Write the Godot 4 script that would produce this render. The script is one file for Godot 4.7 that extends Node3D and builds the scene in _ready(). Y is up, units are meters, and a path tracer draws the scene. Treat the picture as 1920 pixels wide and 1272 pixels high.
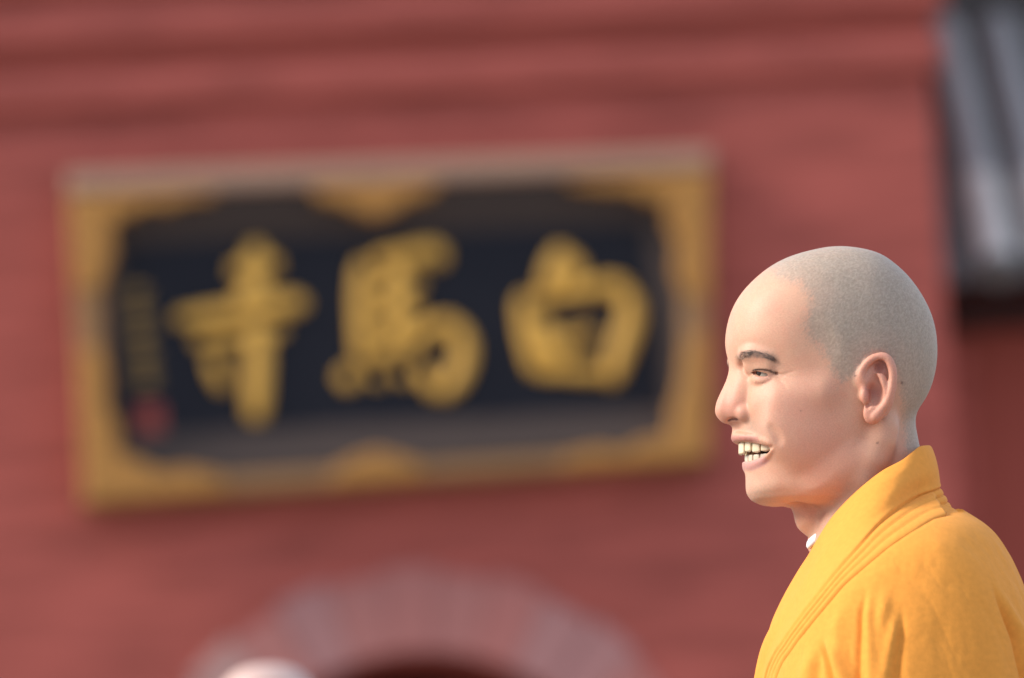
extends Node3D

# ---------------------------------------------------------------- measures
const PX := 0.486            # millimetres per photograph pixel in the plane of the person in yellow
const PITCH := 0.1204        # upward tilt of the camera, radians (6.9 degrees)
const ROLL := 0.0576         # lean of the camera, radians (3.3 degrees)
const YAW := 0.157           # how far the face turns towards the camera, radians
const DIST := 5.19           # metres from the lens to the person
const WALL_D := 26.0
const WALL_YAW := 0.07

var cam_pos := Vector3(0, 1.013, 5.15)
var cam_r := Vector3.RIGHT
var cam_u := Vector3.UP
var cam_f := Vector3.FORWARD
var taken := {}
var rng := RandomNumberGenerator.new()
var nz := FastNoiseLite.new()
var nz2 := FastNoiseLite.new()


func lin(r: float, g: float, b: float) -> Color:      # a material colour given as linear reflectance
	return Color(r, g, b).linear_to_srgb()


func mat(c: Color, rough := 0.8, spec := 0.5) -> StandardMaterial3D:
	var m := StandardMaterial3D.new()
	m.albedo_color = c
	m.roughness = rough
	m.metallic_specular = spec
	return m


func noise_tex(freq: float, lo: float, hi: float, s: int, size := 512, oct := 4, as_normal := false, bump := 4.0) -> NoiseTexture2D:
	var n := FastNoiseLite.new()
	n.seed = s
	n.noise_type = FastNoiseLite.TYPE_SIMPLEX_SMOOTH
	n.frequency = freq
	n.fractal_octaves = oct
	var t := NoiseTexture2D.new()
	t.width = size
	t.height = size
	t.seamless = true
	t.noise = n
	if as_normal:
		t.as_normal_map = true
		t.bump_strength = bump
	else:
		var g := Gradient.new()
		g.set_color(0, Color(lo, lo, lo))
		g.set_color(1, Color(hi, hi, hi))
		t.color_ramp = g
	return t


func numbered(called: String) -> String:
	var n: int = taken.get(called, 0)
	taken[called] = n + 1
	return called if n == 0 else "%s_%03d" % [called, n]


func tag(o: Node3D, label: String, category := "", group := "", kind := "") -> void:
	if label:
		o.set_meta("label", label)
	if category:
		o.set_meta("category", category)
	if group:
		o.set_meta("group", group)
	if kind:
		o.set_meta("kind", kind)


func put(called: String, mesh: Mesh, m: Material, parent: Node3D = self) -> MeshInstance3D:
	var o := MeshInstance3D.new()
	o.name = called if parent != self else numbered(called)
	o.mesh = mesh
	o.material_override = m
	parent.add_child(o, true)
	return o


func thing(called: String, label: String, category: String, at := Vector3.ZERO, group := "") -> Node3D:
	var o := Node3D.new()
	o.name = numbered(called)
	add_child(o)
	o.position = at
	tag(o, label, category, group)
	return o


# ---------------------------------------------------------------- mesh helpers
func build(v: PackedVector3Array, idx: PackedInt32Array, cols := PackedColorArray(), uvs := PackedVector2Array()) -> ArrayMesh:
	var nrm := PackedVector3Array()
	nrm.resize(v.size())
	for i in range(0, idx.size(), 3):
		var a := idx[i]
		var b := idx[i + 1]
		var c := idx[i + 2]
		var n := (v[c] - v[a]).cross(v[b] - v[a])
		nrm[a] += n
		nrm[b] += n
		nrm[c] += n
	for i in nrm.size():
		nrm[i] = nrm[i].normalized() if nrm[i].length_squared() > 0.0 else Vector3.UP
	var arr := []
	arr.resize(Mesh.ARRAY_MAX)
	arr[Mesh.ARRAY_VERTEX] = v
	arr[Mesh.ARRAY_NORMAL] = nrm
	arr[Mesh.ARRAY_INDEX] = idx
	if cols.size():
		arr[Mesh.ARRAY_COLOR] = cols
	if uvs.size():
		arr[Mesh.ARRAY_TEX_UV] = uvs
	var me := ArrayMesh.new()
	me.add_surface_from_arrays(Mesh.PRIMITIVE_TRIANGLES, arr)
	return me


# a grid of rows x cols points; flip turns its faces over
func sheet(v: PackedVector3Array, cols: int, rows: int, wrap := false, flip := false, colors := PackedColorArray()) -> ArrayMesh:
	var idx := PackedInt32Array()
	for r in rows - 1:
		for c in (cols if wrap else cols - 1):
			var c1 := (c + 1) % cols
			var a := r * cols + c
			var b := r * cols + c1
			var d := (r + 1) * cols + c
			var e := (r + 1) * cols + c1
			if flip:
				idx.append_array([a, d, b, b, d, e])
			else:
				idx.append_array([a, b, d, b, e, d])
	return build(v, idx, colors)


# a bevelled box between two corners, flat shaded
func box_mesh(lo: Vector3, hi: Vector3, bevel := 0.0) -> ArrayMesh:
	var st := SurfaceTool.new()
	st.begin(Mesh.PRIMITIVE_TRIANGLES)
	var b := minf(bevel, 0.45 * minf(hi.x - lo.x, minf(hi.y - lo.y, hi.z - lo.z)))
	prism(st, PackedVector2Array([Vector2(lo.x, lo.y), Vector2(hi.x, lo.y), Vector2(hi.x, hi.y), Vector2(lo.x, hi.y)]), lo.z, hi.z, b)
	st.generate_normals()
	return st.commit()


# a polygon in x,y drawn out from z0 to z1, its front edge chamfered by b; flat shaded
func prism(st: SurfaceTool, poly: PackedVector2Array, z0: float, z1: float, b := 0.0) -> void:
	if Geometry2D.is_polygon_clockwise(poly):
		poly.reverse()
	st.set_smooth_group(-1)
	var n := poly.size()
	var front := poly
	if b > 0.0:
		front = PackedVector2Array()
		for i in n:
			var e0 := (poly[i] - poly[(i + n - 1) % n]).normalized()
			var e1 := (poly[(i + 1) % n] - poly[i]).normalized()
			var inward := (Vector2(-e0.y, e0.x) + Vector2(-e1.y, e1.x))
			inward = inward / maxf(0.5, inward.length_squared() * 0.5)
			front.append(poly[i] + inward * b)
	for face in [[front, z1, true], [poly, z0, false]]:
		var p: PackedVector2Array = face[0]
		var t := Geometry2D.triangulate_polygon(p)
		for i in range(0, t.size(), 3):
			var a := [t[i], t[i + 1], t[i + 2]]
			var area := (p[a[1]] - p[a[0]]).cross(p[a[2]] - p[a[0]])
			if (area > 0.0) == face[2]:
				a.reverse()
			for k in a:
				st.add_vertex(Vector3(p[k].x, p[k].y, face[1]))
	for i in n:
		var j := (i + 1) % n
		var zb := z1 - b
		quad(st, Vector3(poly[i].x, poly[i].y, z0), Vector3(poly[j].x, poly[j].y, z0), Vector3(poly[j].x, poly[j].y, zb), Vector3(poly[i].x, poly[i].y, zb))
		if b > 0.0:
			quad(st, Vector3(poly[i].x, poly[i].y, zb), Vector3(poly[j].x, poly[j].y, zb), Vector3(front[j].x, front[j].y, z1), Vector3(front[i].x, front[i].y, z1))


func quad(st: SurfaceTool, a: Vector3, b: Vector3, c: Vector3, d: Vector3) -> void:   # corners counter-clockwise as seen from outside
	for p in [a, c, b, a, d, c]:
		st.add_vertex(p)


func spline(p: Array, t: float):                      # Catmull-Rom through an array of Vector3
	var n := p.size()
	var f := clampf(t, 0.0, 1.0) * (n - 1)
	var i := mini(int(f), n - 2)
	var u := f - i
	var p0: Vector3 = p[maxi(i - 1, 0)]
	var p1: Vector3 = p[i]
	var p2: Vector3 = p[i + 1]
	var p3: Vector3 = p[mini(i + 2, n - 1)]
	return 0.5 * (2.0 * p1 + (p2 - p0) * u + (2.0 * p0 - 5.0 * p1 + 4.0 * p2 - p3) * u * u + (3.0 * p1 - p0 - 3.0 * p2 + p3) * u * u * u)


# a table of rows [key, value, value ...] read smoothly at a key
func look(tab: Array, key: float, col: int) -> float:
	var n := tab.size()
	if key <= tab[0][0]:
		return tab[0][col]
	if key >= tab[n - 1][0]:
		return tab[n - 1][col]
	var i := 0
	while tab[i + 1][0] < key:
		i += 1
	var h: float = tab[i + 1][0] - tab[i][0]
	var u: float = (key - tab[i][0]) / h
	var m1 := slope(tab, i, col) * h
	var m2 := slope(tab, i + 1, col) * h
	var a: float = tab[i][col]
	var b: float = tab[i + 1][col]
	var u2 := u * u
	var u3 := u2 * u
	return a * (2 * u3 - 3 * u2 + 1) + m1 * (u3 - 2 * u2 + u) + b * (3 * u2 - 2 * u3) + m2 * (u3 - u2)


func slope(tab: Array, i: int, col: int) -> float:    # monotone slopes: no overshoot
	var n := tab.size()
	if i == 0 or i == n - 1:
		var j := 0 if i == 0 else n - 2
		return (tab[j + 1][col] - tab[j][col]) / (tab[j + 1][0] - tab[j][0])
	var s0: float = (tab[i][col] - tab[i - 1][col]) / (tab[i][0] - tab[i - 1][0])
	var s1: float = (tab[i + 1][col] - tab[i][col]) / (tab[i + 1][0] - tab[i][0])
	var h0: float = tab[i][0] - tab[i - 1][0]
	var h1: float = tab[i + 1][0] - tab[i][0]
	return (s0 * h1 + s1 * h0) / (h0 + h1)


# ---------------------------------------------------------------- the head as a field
# Millimetres; x towards the back of the head, y up, z to the person's left (the side seen). Origin between the ears.
var cosy := cos(YAW)
var siny := sin(YAW)
var cosp := cos(PITCH)
var sinp := sin(PITCH)

func P(px: float, py: float, z: float) -> Vector3:    # a point of the turned head from its place in a side view and its offset from the middle
	var x := ((px - 1560.0) * PX - z * siny) / cosy
	var zw := z * cosy - x * siny
	return Vector3(x, ((700.0 - py) * PX - zw * sinp) / cosp, z)


func unP(p: Vector3) -> Vector2:
	var z := absf(p.z)
	var zw := z * cosy - p.x * siny
	return Vector2((p.x * cosy + z * siny) / PX + 1560.0, 700.0 - (p.y * cosp + zw * sinp) / PX)


func Q(px: float, py: float, z: float) -> Vector3:    # the same for the body, which is not turned
	return Vector3((px - 1560.0) * PX, ((700.0 - py) * PX - z * sinp) / cosp, z)


func unQ(p: Vector3) -> Vector2:
	return Vector2(p.x / PX + 1560.0, 700.0 - (p.y * cosp + p.z * sinp) / PX)


# height in the side view, front, back, half width, where it is widest, roundness in front
var SKULL := [
	[464.5, 1560, 1580, 6, 1570, 2.0],
	[466.0, 1543, 1594, 17, 1572, 2.0],
	[470, 1524, 1614, 29, 1574, 2.0],
	[476, 1498, 1639, 40, 1578, 2.0],
	[486, 1470, 1660, 49, 1582, 2.05],
	[497, 1449, 1674, 55, 1586, 2.1],
	[520, 1419, 1699, 64.5, 1592, 2.15],
	[551, 1390, 1722.5, 71, 1597, 2.2],
	[582, 1373, 1740, 75, 1600, 2.25],
	[618, 1363.5, 1752, 77, 1602, 2.2],
	[654, 1361, 1756, 77.5, 1604, 2.15],
	[672, 1365, 1756, 77, 1604, 2.08],
	[690, 1373, 1754.5, 76, 1604, 2.0],
	[720, 1383, 1748, 74, 1602, 1.95],
	[750, 1386, 1736, 71.5, 1598, 1.88],
	[780, 1384, 1715, 69, 1592, 1.82],
	[800, 1381, 1690, 67, 1588, 1.8],
	[820, 1379, 1665, 65, 1582, 1.8],
	[850, 1386, 1625, 61.5, 1566, 1.84],
	[880, 1396, 1588, 57, 1545, 1.9],
	[905, 1401, 1556, 50, 1522, 2.0],
	[925, 1403, 1530, 42, 1500, 2.15],
	[932, 1409, 1512, 34, 1480, 2.1],
	[937, 1420, 1498, 26, 1464, 2.1],
	[941, 1436, 1484, 15, 1458, 2.0],
	[944, 1450, 1466, 4, 1454, 2.0],
]
var sk := PackedFloat32Array()                         # the table above at every half millimetre
var sk_y0 := 0.0
var sk_n := 0
var prims := []                                        # smooth additions and cuts, in order


# a table made smooth: read at even steps of its key, then blurred; near the top of the head the key is the root of the height
func smooth_table(tab: Array, cols: int, root: bool, n: int, blur: float) -> Array:
	var k0: float = tab[0][0]
	var k1: float = tab[tab.size() - 1][0]
	var out := []
	for c in range(1, cols + 1):
		var raw := PackedFloat32Array()
		var t2 := []
		for r in tab:
			t2.append([sqrt(r[0] - k0) if root else r[0] - k0, r[c]])
		var span: float = t2[t2.size() - 1][0]
		for i in n:
			raw.append(look(t2, span * i / (n - 1), 1))
		for pass_ in 3:                                  # three box blurs, the ends held
			var nxt := raw.duplicate()
			var w := int(blur)
			for i in n:
				var h := mini(w, mini(i, int(1.0 + (n - 1 - i) * 0.22)))
				h = mini(h, n - 1 - i)
				var sum := 0.0
				for j in range(i - h, i + h + 1):
					sum += raw[j]
				nxt[i] = sum / (2 * h + 1)
			raw = nxt
		out.append(raw)
	return [k0, k1, root, n, out]


func read(t: Array, key: float, c: int) -> float:
	var k := clampf(key, t[0], t[1])
	var f: float = (sqrt((k - t[0]) / (t[1] - t[0])) if t[2] else (k - t[0]) / (t[1] - t[0])) * (t[3] - 1)
	var i := mini(int(f), t[3] - 2)
	var a: PackedFloat32Array = t[4][c]
	return lerpf(a[i], a[i + 1], f - i)


func prep_skull() -> void:
	var t := smooth_table(SKULL, 5, true, 400, 11.0)
	var top := P(1570, SKULL[0][0], 0).y
	var bot := P(1454, 944, 0).y
	sk_y0 = bot
	sk_n = int((top - bot) / 0.5) + 1
	for i in sk_n:
		var y := bot + 0.5 * i
		var py := 700.0 - y * cosp / PX
		var xm := (read(t, py, 3) - 1560.0) * PX / cosy
		var ys := [0.0, 0.0]
		for k in 2:
			var x := 0.0
			var row := py
			for it in 4:
				x = (read(t, row, k) - 1560.0) * PX / cosy
				row = 700.0 - (y * cosp - x * siny * sinp) / PX
			ys[k] = x
		sk.append_array([xm, maxf(xm - ys[0], 2.0), maxf(ys[1] - xm, 2.0), read(t, py, 2), read(t, py, 4)])


func skull_h(p: Vector3) -> float:
	var i := clampi(int((p.y - sk_y0) * 2.0), 0, sk_n - 2)
	var f := clampf((p.y - sk_y0) * 2.0 - i, 0.0, 1.0)
	var a := i * 5
	var xm := lerpf(sk[a], sk[a + 5], f)
	var w := lerpf(sk[a + 3], sk[a + 8], f)
	var dx := p.x - xm
	var L := sqrt(dx * dx + p.z * p.z)
	var n := 2.1
	var ax := 0.0
	if dx < 0.0:
		ax = lerpf(sk[a + 1], sk[a + 6], f)
		n = lerpf(sk[a + 4], sk[a + 9], f)
	else:
		ax = lerpf(sk[a + 2], sk[a + 7], f)
	if L < 0.01:
		return -minf(ax, w)
	var s := pow(pow(absf(dx) / ax, n) + pow(absf(p.z) / w, n), 1.0 / n)
	return L * (1.0 - 1.0 / s)


func skull(p: Vector3) -> float:
	var top := sk_y0 + 0.5 * (sk_n - 1)
	var over := maxf(p.y - top, sk_y0 - p.y)
	var q := Vector3(p.x, clampf(p.y, sk_y0, top), p.z)
	var d := skull_h(q)
	var e := 2.5 if p.y < -60.0 else 0.5
	var q0 := Vector3(p.x, clampf(q.y - e, sk_y0, top), p.z)
	var q1 := Vector3(p.x, clampf(q.y + e, sk_y0, top), p.z)
	var g := (skull_h(q1) - skull_h(q0)) / maxf(q1.y - q0.y, 0.25)
	d = d / sqrt(1.0 + g * g)
	if over > 0.0:
		if d <= 0.0 or p.y > top:
			return sqrt(maxf(d, 0.0) ** 2 + over * over)
		var ny := absf(g) / sqrt(1.0 + g * g)
		return sqrt(maxf(d + over * ny, 0.0) ** 2 + ((1.0 - ny) * over) ** 2)
	return maxf(d, over)


func cone(a: Vector3, b: Vector3, ra: float, rb: float, k: float, op := 0) -> void:
	prims.append([op, 0, a, b, ra, rb, k, (a + b) * 0.5, a.distance_to(b) * 0.5 + maxf(ra, rb)])


func chain(pts: Array, radii: Array, k: float, op := 0) -> void:
	for i in pts.size() - 1:
		cone(pts[i], pts[i + 1], radii[i], radii[i + 1], k, op)


func ball(c: Vector3, r: Vector3, k: float, op := 0) -> void:
	prims.append([op, 1, c, r, 0.0, 0.0, k, c, maxf(r.x, maxf(r.y, r.z))])


func field(p: Vector3, list: Array) -> float:
	p.z = absf(p.z)
	var d := skull(p)
	for q in list:
		var e := 0.0
		if q[1] == 0:
			var a: Vector3 = q[2]
			var ab: Vector3 = q[3] - a
			var h := clampf((p - a).dot(ab) / maxf(ab.length_squared(), 1e-6), 0.0, 1.0)
			e = (p - a - ab * h).length() - lerpf(q[4], q[5], h)
		else:
			var s: Vector3 = (p - q[2]) / q[3]
			var k0 := s.length()
			var k1: float = (s / q[3]).length()
			e = k0 * (k0 - 1.0) / maxf(k1, 1e-6)
		var k: float = q[6]
		if q[0] == 0:
			var h := maxf(k - absf(d - e), 0.0) / k
			d = minf(d, e) - h * h * k * 0.25
		else:
			var h := maxf(k - absf(d + e), 0.0) / k
			d = maxf(d, -e) + h * h * k * 0.25
	return d


var g_lo := Vector3.ZERO
var g_n := Vector3i.ZERO
var g_h := 1.0
var g_blocks := []
var g_out := []
const BL := 8


func block_job(i: int) -> void:
	var b: Vector3i = g_blocks[i]
	var half := g_h * BL * 0.5
	var c := g_lo + Vector3(b * BL) * g_h + Vector3.ONE * half
	var rad := half * 1.7321
	var near := []
	for q in prims:
		if c.distance_to(q[7]) < q[8] + q[6] + rad + 4.0:
			near.append(q)
	var d := field(c, near)
	if absf(d) > rad * 1.7 + 2.0:
		g_out[i] = d
		return
	var vals := PackedFloat32Array()
	vals.resize(BL * BL * BL)
	var at := 0
	var o := g_lo + Vector3(b * BL) * g_h
	for z in BL:
		for y in BL:
			for x in BL:
				vals[at] = field(o + Vector3(x, y, z) * g_h, near)
				at += 1
	g_out[i] = vals


# surface nets over a box; the head is the same on both sides, so half of it is computed
func mesh_field(lo: Vector3, hi: Vector3, h: float) -> Array:
	g_h = h
	var nx := int(ceil((hi.x - lo.x) / h / BL)) * BL
	var ny := int(ceil((hi.y - lo.y) / h / BL)) * BL
	var nh := int(ceil(hi.z / h / BL)) * BL
	g_lo = Vector3(lo.x, lo.y, 0.0)
	g_blocks = []
	for z in nh / BL:
		for y in ny / BL:
			for x in nx / BL:
				g_blocks.append(Vector3i(x, y, z))
	g_out = []
	g_out.resize(g_blocks.size())
	var job := WorkerThreadPool.add_group_task(block_job, g_blocks.size(), -1, true)
	WorkerThreadPool.wait_for_group_task_completion(job)
	var nz_ := 2 * nh - 1                               # samples -(nh-1) .. nh-1
	var sx := 1
	var sy := nx
	var sz := nx * ny
	var val := PackedFloat32Array()
	val.resize(nx * ny * nz_)
	val.fill(5.0)
	var active := []
	for i in g_blocks.size():
		var b: Vector3i = g_blocks[i] * BL
		var r = g_out[i]
		var dense: bool = r is PackedFloat32Array
		if dense:
			active.append(b)
		elif r > 0.0:
			continue
		var at := 0
		for z in BL:
			for y in BL:
				for x in BL:
					var v: float = r[at] if dense else -5.0
					at += 1
					var k := b.z + z
					var base := (b.x + x) + (b.y + y) * sy
					val[base + (nh - 1 + k) * sz] = v
					val[base + (nh - 1 - k) * sz] = v
	var cell := PackedInt32Array()
	cell.resize(nx * ny * nz_)
	cell.fill(-1)
	var verts := PackedVector3Array()
	var cells := PackedInt32Array()
	var off := PackedInt32Array([0, 1, sy, sy + 1, sz, sz + 1, sz + sy, sz + sy + 1])
	var ea := PackedInt32Array([0, 2, 4, 6, 0, 1, 4, 5, 0, 1, 2, 3])
	var eb := PackedInt32Array([1, 3, 5, 7, 2, 3, 6, 7, 4, 5, 6, 7])
	for b in active:
		for side in 2:
			for z in BL:
				var k: int = nh - 1 + b.z + z if side == 0 else nh - 2 - (b.z + z)
				if k < 0 or k > nz_ - 2:
					continue
				for y in BL:
					if b.y + y > ny - 2:
						continue
					for x in BL:
						if b.x + x > nx - 2:
							continue
						var ci: int = b.x + x + (b.y + y) * sy + k * sz
						var m := 0
						for q in 8:
							if val[ci + off[q]] < 0.0:
								m += 1
						if m == 0 or m == 8:
							continue
						var sum := Vector3.ZERO
						var cnt := 0
						for e in 12:
							var va := val[ci + off[ea[e]]]
							var vb := val[ci + off[eb[e]]]
							if (va < 0.0) != (vb < 0.0):
								var t := va / (va - vb)
								var ca := ea[e]
								var cb := eb[e]
								sum += Vector3(ca & 1, (ca >> 1) & 1, ca >> 2).lerp(Vector3(cb & 1, (cb >> 1) & 1, cb >> 2), t)
								cnt += 1
						sum /= cnt
						cell[ci] = verts.size()
						cells.append(ci)
						verts.append(Vector3(lo.x + (b.x + x + sum.x) * h, lo.y + (b.y + y + sum.y) * h, (k - (nh - 1) + sum.z) * h))
	var idx := PackedInt32Array()
	for i in cells.size():
		var ci := cells[i]
		for ax in 3:
			var d := [sx, sy, sz][ax] as int
			var u := [sy, sz, sx][ax] as int
			var w := [sz, sx, sy][ax] as int
			var ins := val[ci] < 0.0
			if ins == (val[ci + d] < 0.0):
				continue
			if ci - u - w < 0:
				continue
			var q0 := i
			var q1 := cell[ci - u]
			var q2 := cell[ci - u - w]
			var q3 := cell[ci - w]
			if q1 < 0 or q2 < 0 or q3 < 0:
				continue
			if ins:
				idx.append_array([q0, q2, q1, q0, q3, q2])
			else:
				idx.append_array([q0, q1, q2, q0, q2, q3])
	return [verts, idx]


func eye_point(px: float, py: float, rad: float) -> Vector3:      # where the side view meets a ball round the eye
	var best := 1e9
	var at := Vector3.ZERO
	var z := 50.0
	while z > 14.0:
		var p := P(px, py, z)
		var d := absf(p.distance_to(eye_c) - rad)
		if p.distance_to(eye_c) <= rad:
			return p
		if d < best:
			best = d
			at = p
		z -= 0.25
	return at

var eye_c := Vector3.ZERO


func S(px: float, py: float, off: float) -> Vector3:      # a place on the skin as built so far, moved out by off
	return P(px, py, surface_at(px, py).z + off)


func smooth_chain(pts: Array, radii: Array, n: int, k: float, op := 0) -> void:    # a chain through a spline
	var rr := []
	for i in radii.size():
		rr.append(Vector3(radii[i], 0, 0))
	var pp := []
	var r2 := []
	for i in n + 1:
		pp.append(spline(pts, float(i) / n))
		r2.append(spline(rr, float(i) / n).x)
	chain(pp, r2, k, op)


func features() -> void:
	eye_c = P(1427, 699, 31) + Vector3(5.6, 0, 0)
	# neck, its muscles, throat
	smooth_chain([P(1612, 790, 0), P(1626, 900, 0), P(1651, 1040, 0), P(1664, 1200, 0)], [43.5, 47.5, 52, 66], 8, 16.0)
	chain([P(1490, 928, 0), P(1517, 973, 0), P(1572, 1018, 0)], [6, 10, 11], 14.0)
	smooth_chain([P(1655, 800, 57), P(1612, 900, 49), P(1545, 1015, 19)], [10, 9, 8], 6, 14.0)
	smooth_chain([P(1596, 840, 49), P(1520, 900, 39), P(1446, 920, 12)], [5.5, 5.5, 6.5], 6, 14.0)       # edge of the jaw
	smooth_chain([P(1520, 912, 28), P(1560, 892, 39), P(1605, 852, 47)], [7, 9, 7], 6, 20.0)
	# chin, cheek, cheekbone, temple hollow
	ball(P(1430, 914, 0), Vector3(11.5, 11.5, 15), 11.0)
	ball(P(1446, 757, 30), Vector3(19, 17, 15), 14.0)
	chain([P(1462, 742, 42), P(1535, 735, 58)], [8, 7], 20.0)
	ball(P(1505, 802, 45.5), Vector3(36, 32, 15), 18.0)
	ball(P(1466, 806, 36), Vector3(18, 20, 11), 14.0)
	ball(P(1500, 650, 80), Vector3(22, 22, 8), 14.0, 1)
	# brow ridge and eye socket
	smooth_chain([S(1394, 668, -3.4), S(1410, 664, -4.4), S(1440, 670, -4.2)], [3.0, 5.2, 4.5], 6, 8.0)
	ball(P(1402, 690, 21), Vector3(9, 7, 7), 9.0, 1)
	# nose
	smooth_chain([P(1383, 668, 0), P(1386, 690, 0), P(1378.5, 722, 0), P(1368, 749, 0), P(1358.5, 772.5, 0)], [4.4, 5.8, 6.8, 7.7, 8.1], 10, 7.0)
	smooth_chain([P(1396, 708, 7), P(1392, 740, 9), P(1381, 774, 7.5)], [5.5, 6.5, 6.2], 6, 10.0)
	ball(P(1396.5, 774, 17.0), Vector3(8.6, 7.4, 6.8), 4.0)
	chain([P(1361, 784, 0), P(1383, 790, 0)], [4.6, 4.4], 4.0)
	chain([P(1384, 796, 0), P(1381, 812, 0)], [4.2, 4.6], 6.0)
	smooth_chain([S(1363, 789, -0.3), S(1370, 786, -0.8), S(1377, 785.5, -0.8), S(1384, 788, -0.3)], [0.9, 1.9, 1.9, 0.9], 8, 0.9, 1)
	# lids round the eyeball
	ball(eye_c, Vector3(13.5, 13.2, 13.5), 5.0)
	smooth_chain([P(1404, 687, 22), eye_point(1416, 683, 13.0), eye_point(1440, 688, 13.0)], [3.5, 4.6, 3.6], 6, 8.0)
	smooth_chain([eye_point(1412, 711, 12.0), eye_point(1424, 713, 12.0), eye_point(1442, 708, 12.0)], [2.2, 2.8, 2.2], 6, 4.0)
	# the open slit between the lids
	smooth_chain([eye_point(1409, 697, 13), eye_point(1415, 699, 13), eye_point(1424, 701.5, 13), eye_point(1436, 702, 13), eye_point(1447, 702.5, 13)], [1.2, 2.1, 2.25, 1.6, 0.4], 10, 0.8, 1)
	smooth_chain([eye_point(1413, 717, 13.5), eye_point(1426, 718, 13.5), eye_point(1442, 710, 14)], [0.2, 1.1, 0.5], 8, 2.5, 1)      # fold under the lower lid
	smooth_chain([eye_point(1412, 688, 14), eye_point(1430, 690, 14), eye_point(1446, 697, 14.5), S(1458, 702, 0.3), S(1470, 699.5, 0.5), S(1484, 696, 0.7)], [0.4, 0.7, 0.9, 0.9, 0.8, 0.4], 12, 1.4, 1)
	smooth_chain([S(1450, 708, 0.5), S(1459, 714, 0.5), S(1470, 726, 0.7)], [0.5, 0.7, 0.3], 6, 1.6, 1)
	smooth_chain([S(1460, 704, 0.4), S(1470, 705, 0.4), S(1480, 707, 0.6)], [0.6, 0.6, 0.3], 4, 1.4, 1)
	# smile fold
	smooth_chain([S(1434, 799, 6.2), S(1447, 814, 5.4), S(1453, 828, 5.8)], [0.9, 1.2, 0.9], 14, 8.0, 1)
	# lips
	smooth_chain([P(1381, 819, 0), P(1384, 818.5, 7), P(1396, 818.5, 17), S(1416, 819.5, -2.1), S(1430, 823.5, -1.7), S(1440, 830, -1.2)], [3.8, 3.6, 3.0, 2.2, 1.6, 0.9], 12, 3.0)
	smooth_chain([P(1406, 870.5, 0), P(1408, 871, 8), P(1415, 868, 17), S(1427, 861, -2.1), S(1436, 851, -1.6), S(1442, 840, -1.0)], [4.4, 4.1, 3.3, 2.2, 1.4, 0.8], 12, 3.5)
	# the open mouth
	var outer := [P(1386, 846, 0), P(1391, 846, 10), P(1403, 845.5, 19), S(1422, 843, -1.0), S(1433, 840, 0.0), S(1441.5, 836, 0.5)]
	var inner := []
	for q in outer:
		inner.append(q + Vector3(8, 0, -4))
	smooth_chain(outer, [8.6, 8.6, 8.0, 5.6, 3.3, 0.8], 14, 1.2, 1)
	smooth_chain(inner, [9.5, 9.5, 8.8, 6.4, 4.0, 0.8], 8, 1.2, 1)
	chain([P(1420, 848, 0), P(1450, 848, 0)], [11, 9], 2.0, 1)
	# ear
	ball(P(1640, 728, 75), Vector3(15, 27, 4.2), 3.0)
	ball(P(1627, 774, 74), Vector3(8.4, 10, 4.0), 4.0)
	ball(P(1640, 720, 84), Vector3(12.8, 23.5, 8.6), 1.5, 1)
	smooth_chain([P(1618, 718, 76), P(1607, 704, 75.5), P(1612, 688, 77), P(1626, 673.5, 79.5), P(1644, 668.5, 81.5), P(1656, 674, 83), P(1663.5, 690, 84), P(1665, 710, 84), P(1661.5, 732, 83), P(1654, 753, 81), P(1642, 769, 78), P(1632, 780, 76)], [2.0, 3.2, 3.3, 3.4, 3.6, 3.7, 3.6, 3.5, 3.6, 3.6, 4.0, 5.0], 30, 1.6)
	smooth_chain([P(1636, 694, 78.5), P(1647, 711, 80.5), P(1650, 733, 80), P(1643, 752, 78), P(1633, 758, 77)], [1.8, 2.6, 2.9, 2.6, 2.4], 12, 2.5)
	ball(P(1630, 736, 80), Vector3(8.4, 12, 8.5), 1.5, 1)
	ball(P(1641, 687, 81), Vector3(5.5, 6.0, 6.5), 1.5, 1)
	ball(P(1620, 757, 80), Vector3(2.6, 4.0, 7), 1.5, 1)
	ball(P(1613, 741, 74.5), Vector3(4.6, 6.4, 4.2), 3.5)
	ball(P(1612, 710, 73), Vector3(7, 9, 4), 5.0)


var HAIR := PackedVector2Array([Vector2(1380, 430), Vector2(1432, 508), Vector2(1462, 525), Vector2(1496, 536), Vector2(1514, 562), Vector2(1502, 590), Vector2(1500, 612), Vector2(1514, 640), Vector2(1544, 678), Vector2(1568, 724), Vector2(1592, 708),
	Vector2(1604, 690), Vector2(1620, 672), Vector2(1644, 663), Vector2(1670, 690), Vector2(1680, 725), Vector2(1686, 770), Vector2(1690, 850), Vector2(1800, 870), Vector2(1800, 430)])


func poly_dist(p: Vector2, poly: PackedVector2Array) -> float:     # negative inside
	var d := 1e9
	for i in poly.size():
		d = minf(d, p.distance_to(Geometry2D.get_closest_point_to_segment(p, poly[i], poly[(i + 1) % poly.size()])))
	return -d if Geometry2D.is_point_in_polygon(p, poly) else d


func line_dist(p: Vector2, pts: Array) -> float:
	var d := 1e9
	for i in pts.size() - 1:
		d = minf(d, p.distance_to(Geometry2D.get_closest_point_to_segment(p, pts[i], pts[i + 1])))
	return d


func blob(p: Vector2, c: Vector2, r: float) -> float:
	return exp(-p.distance_squared_to(c) / (r * r))


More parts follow.
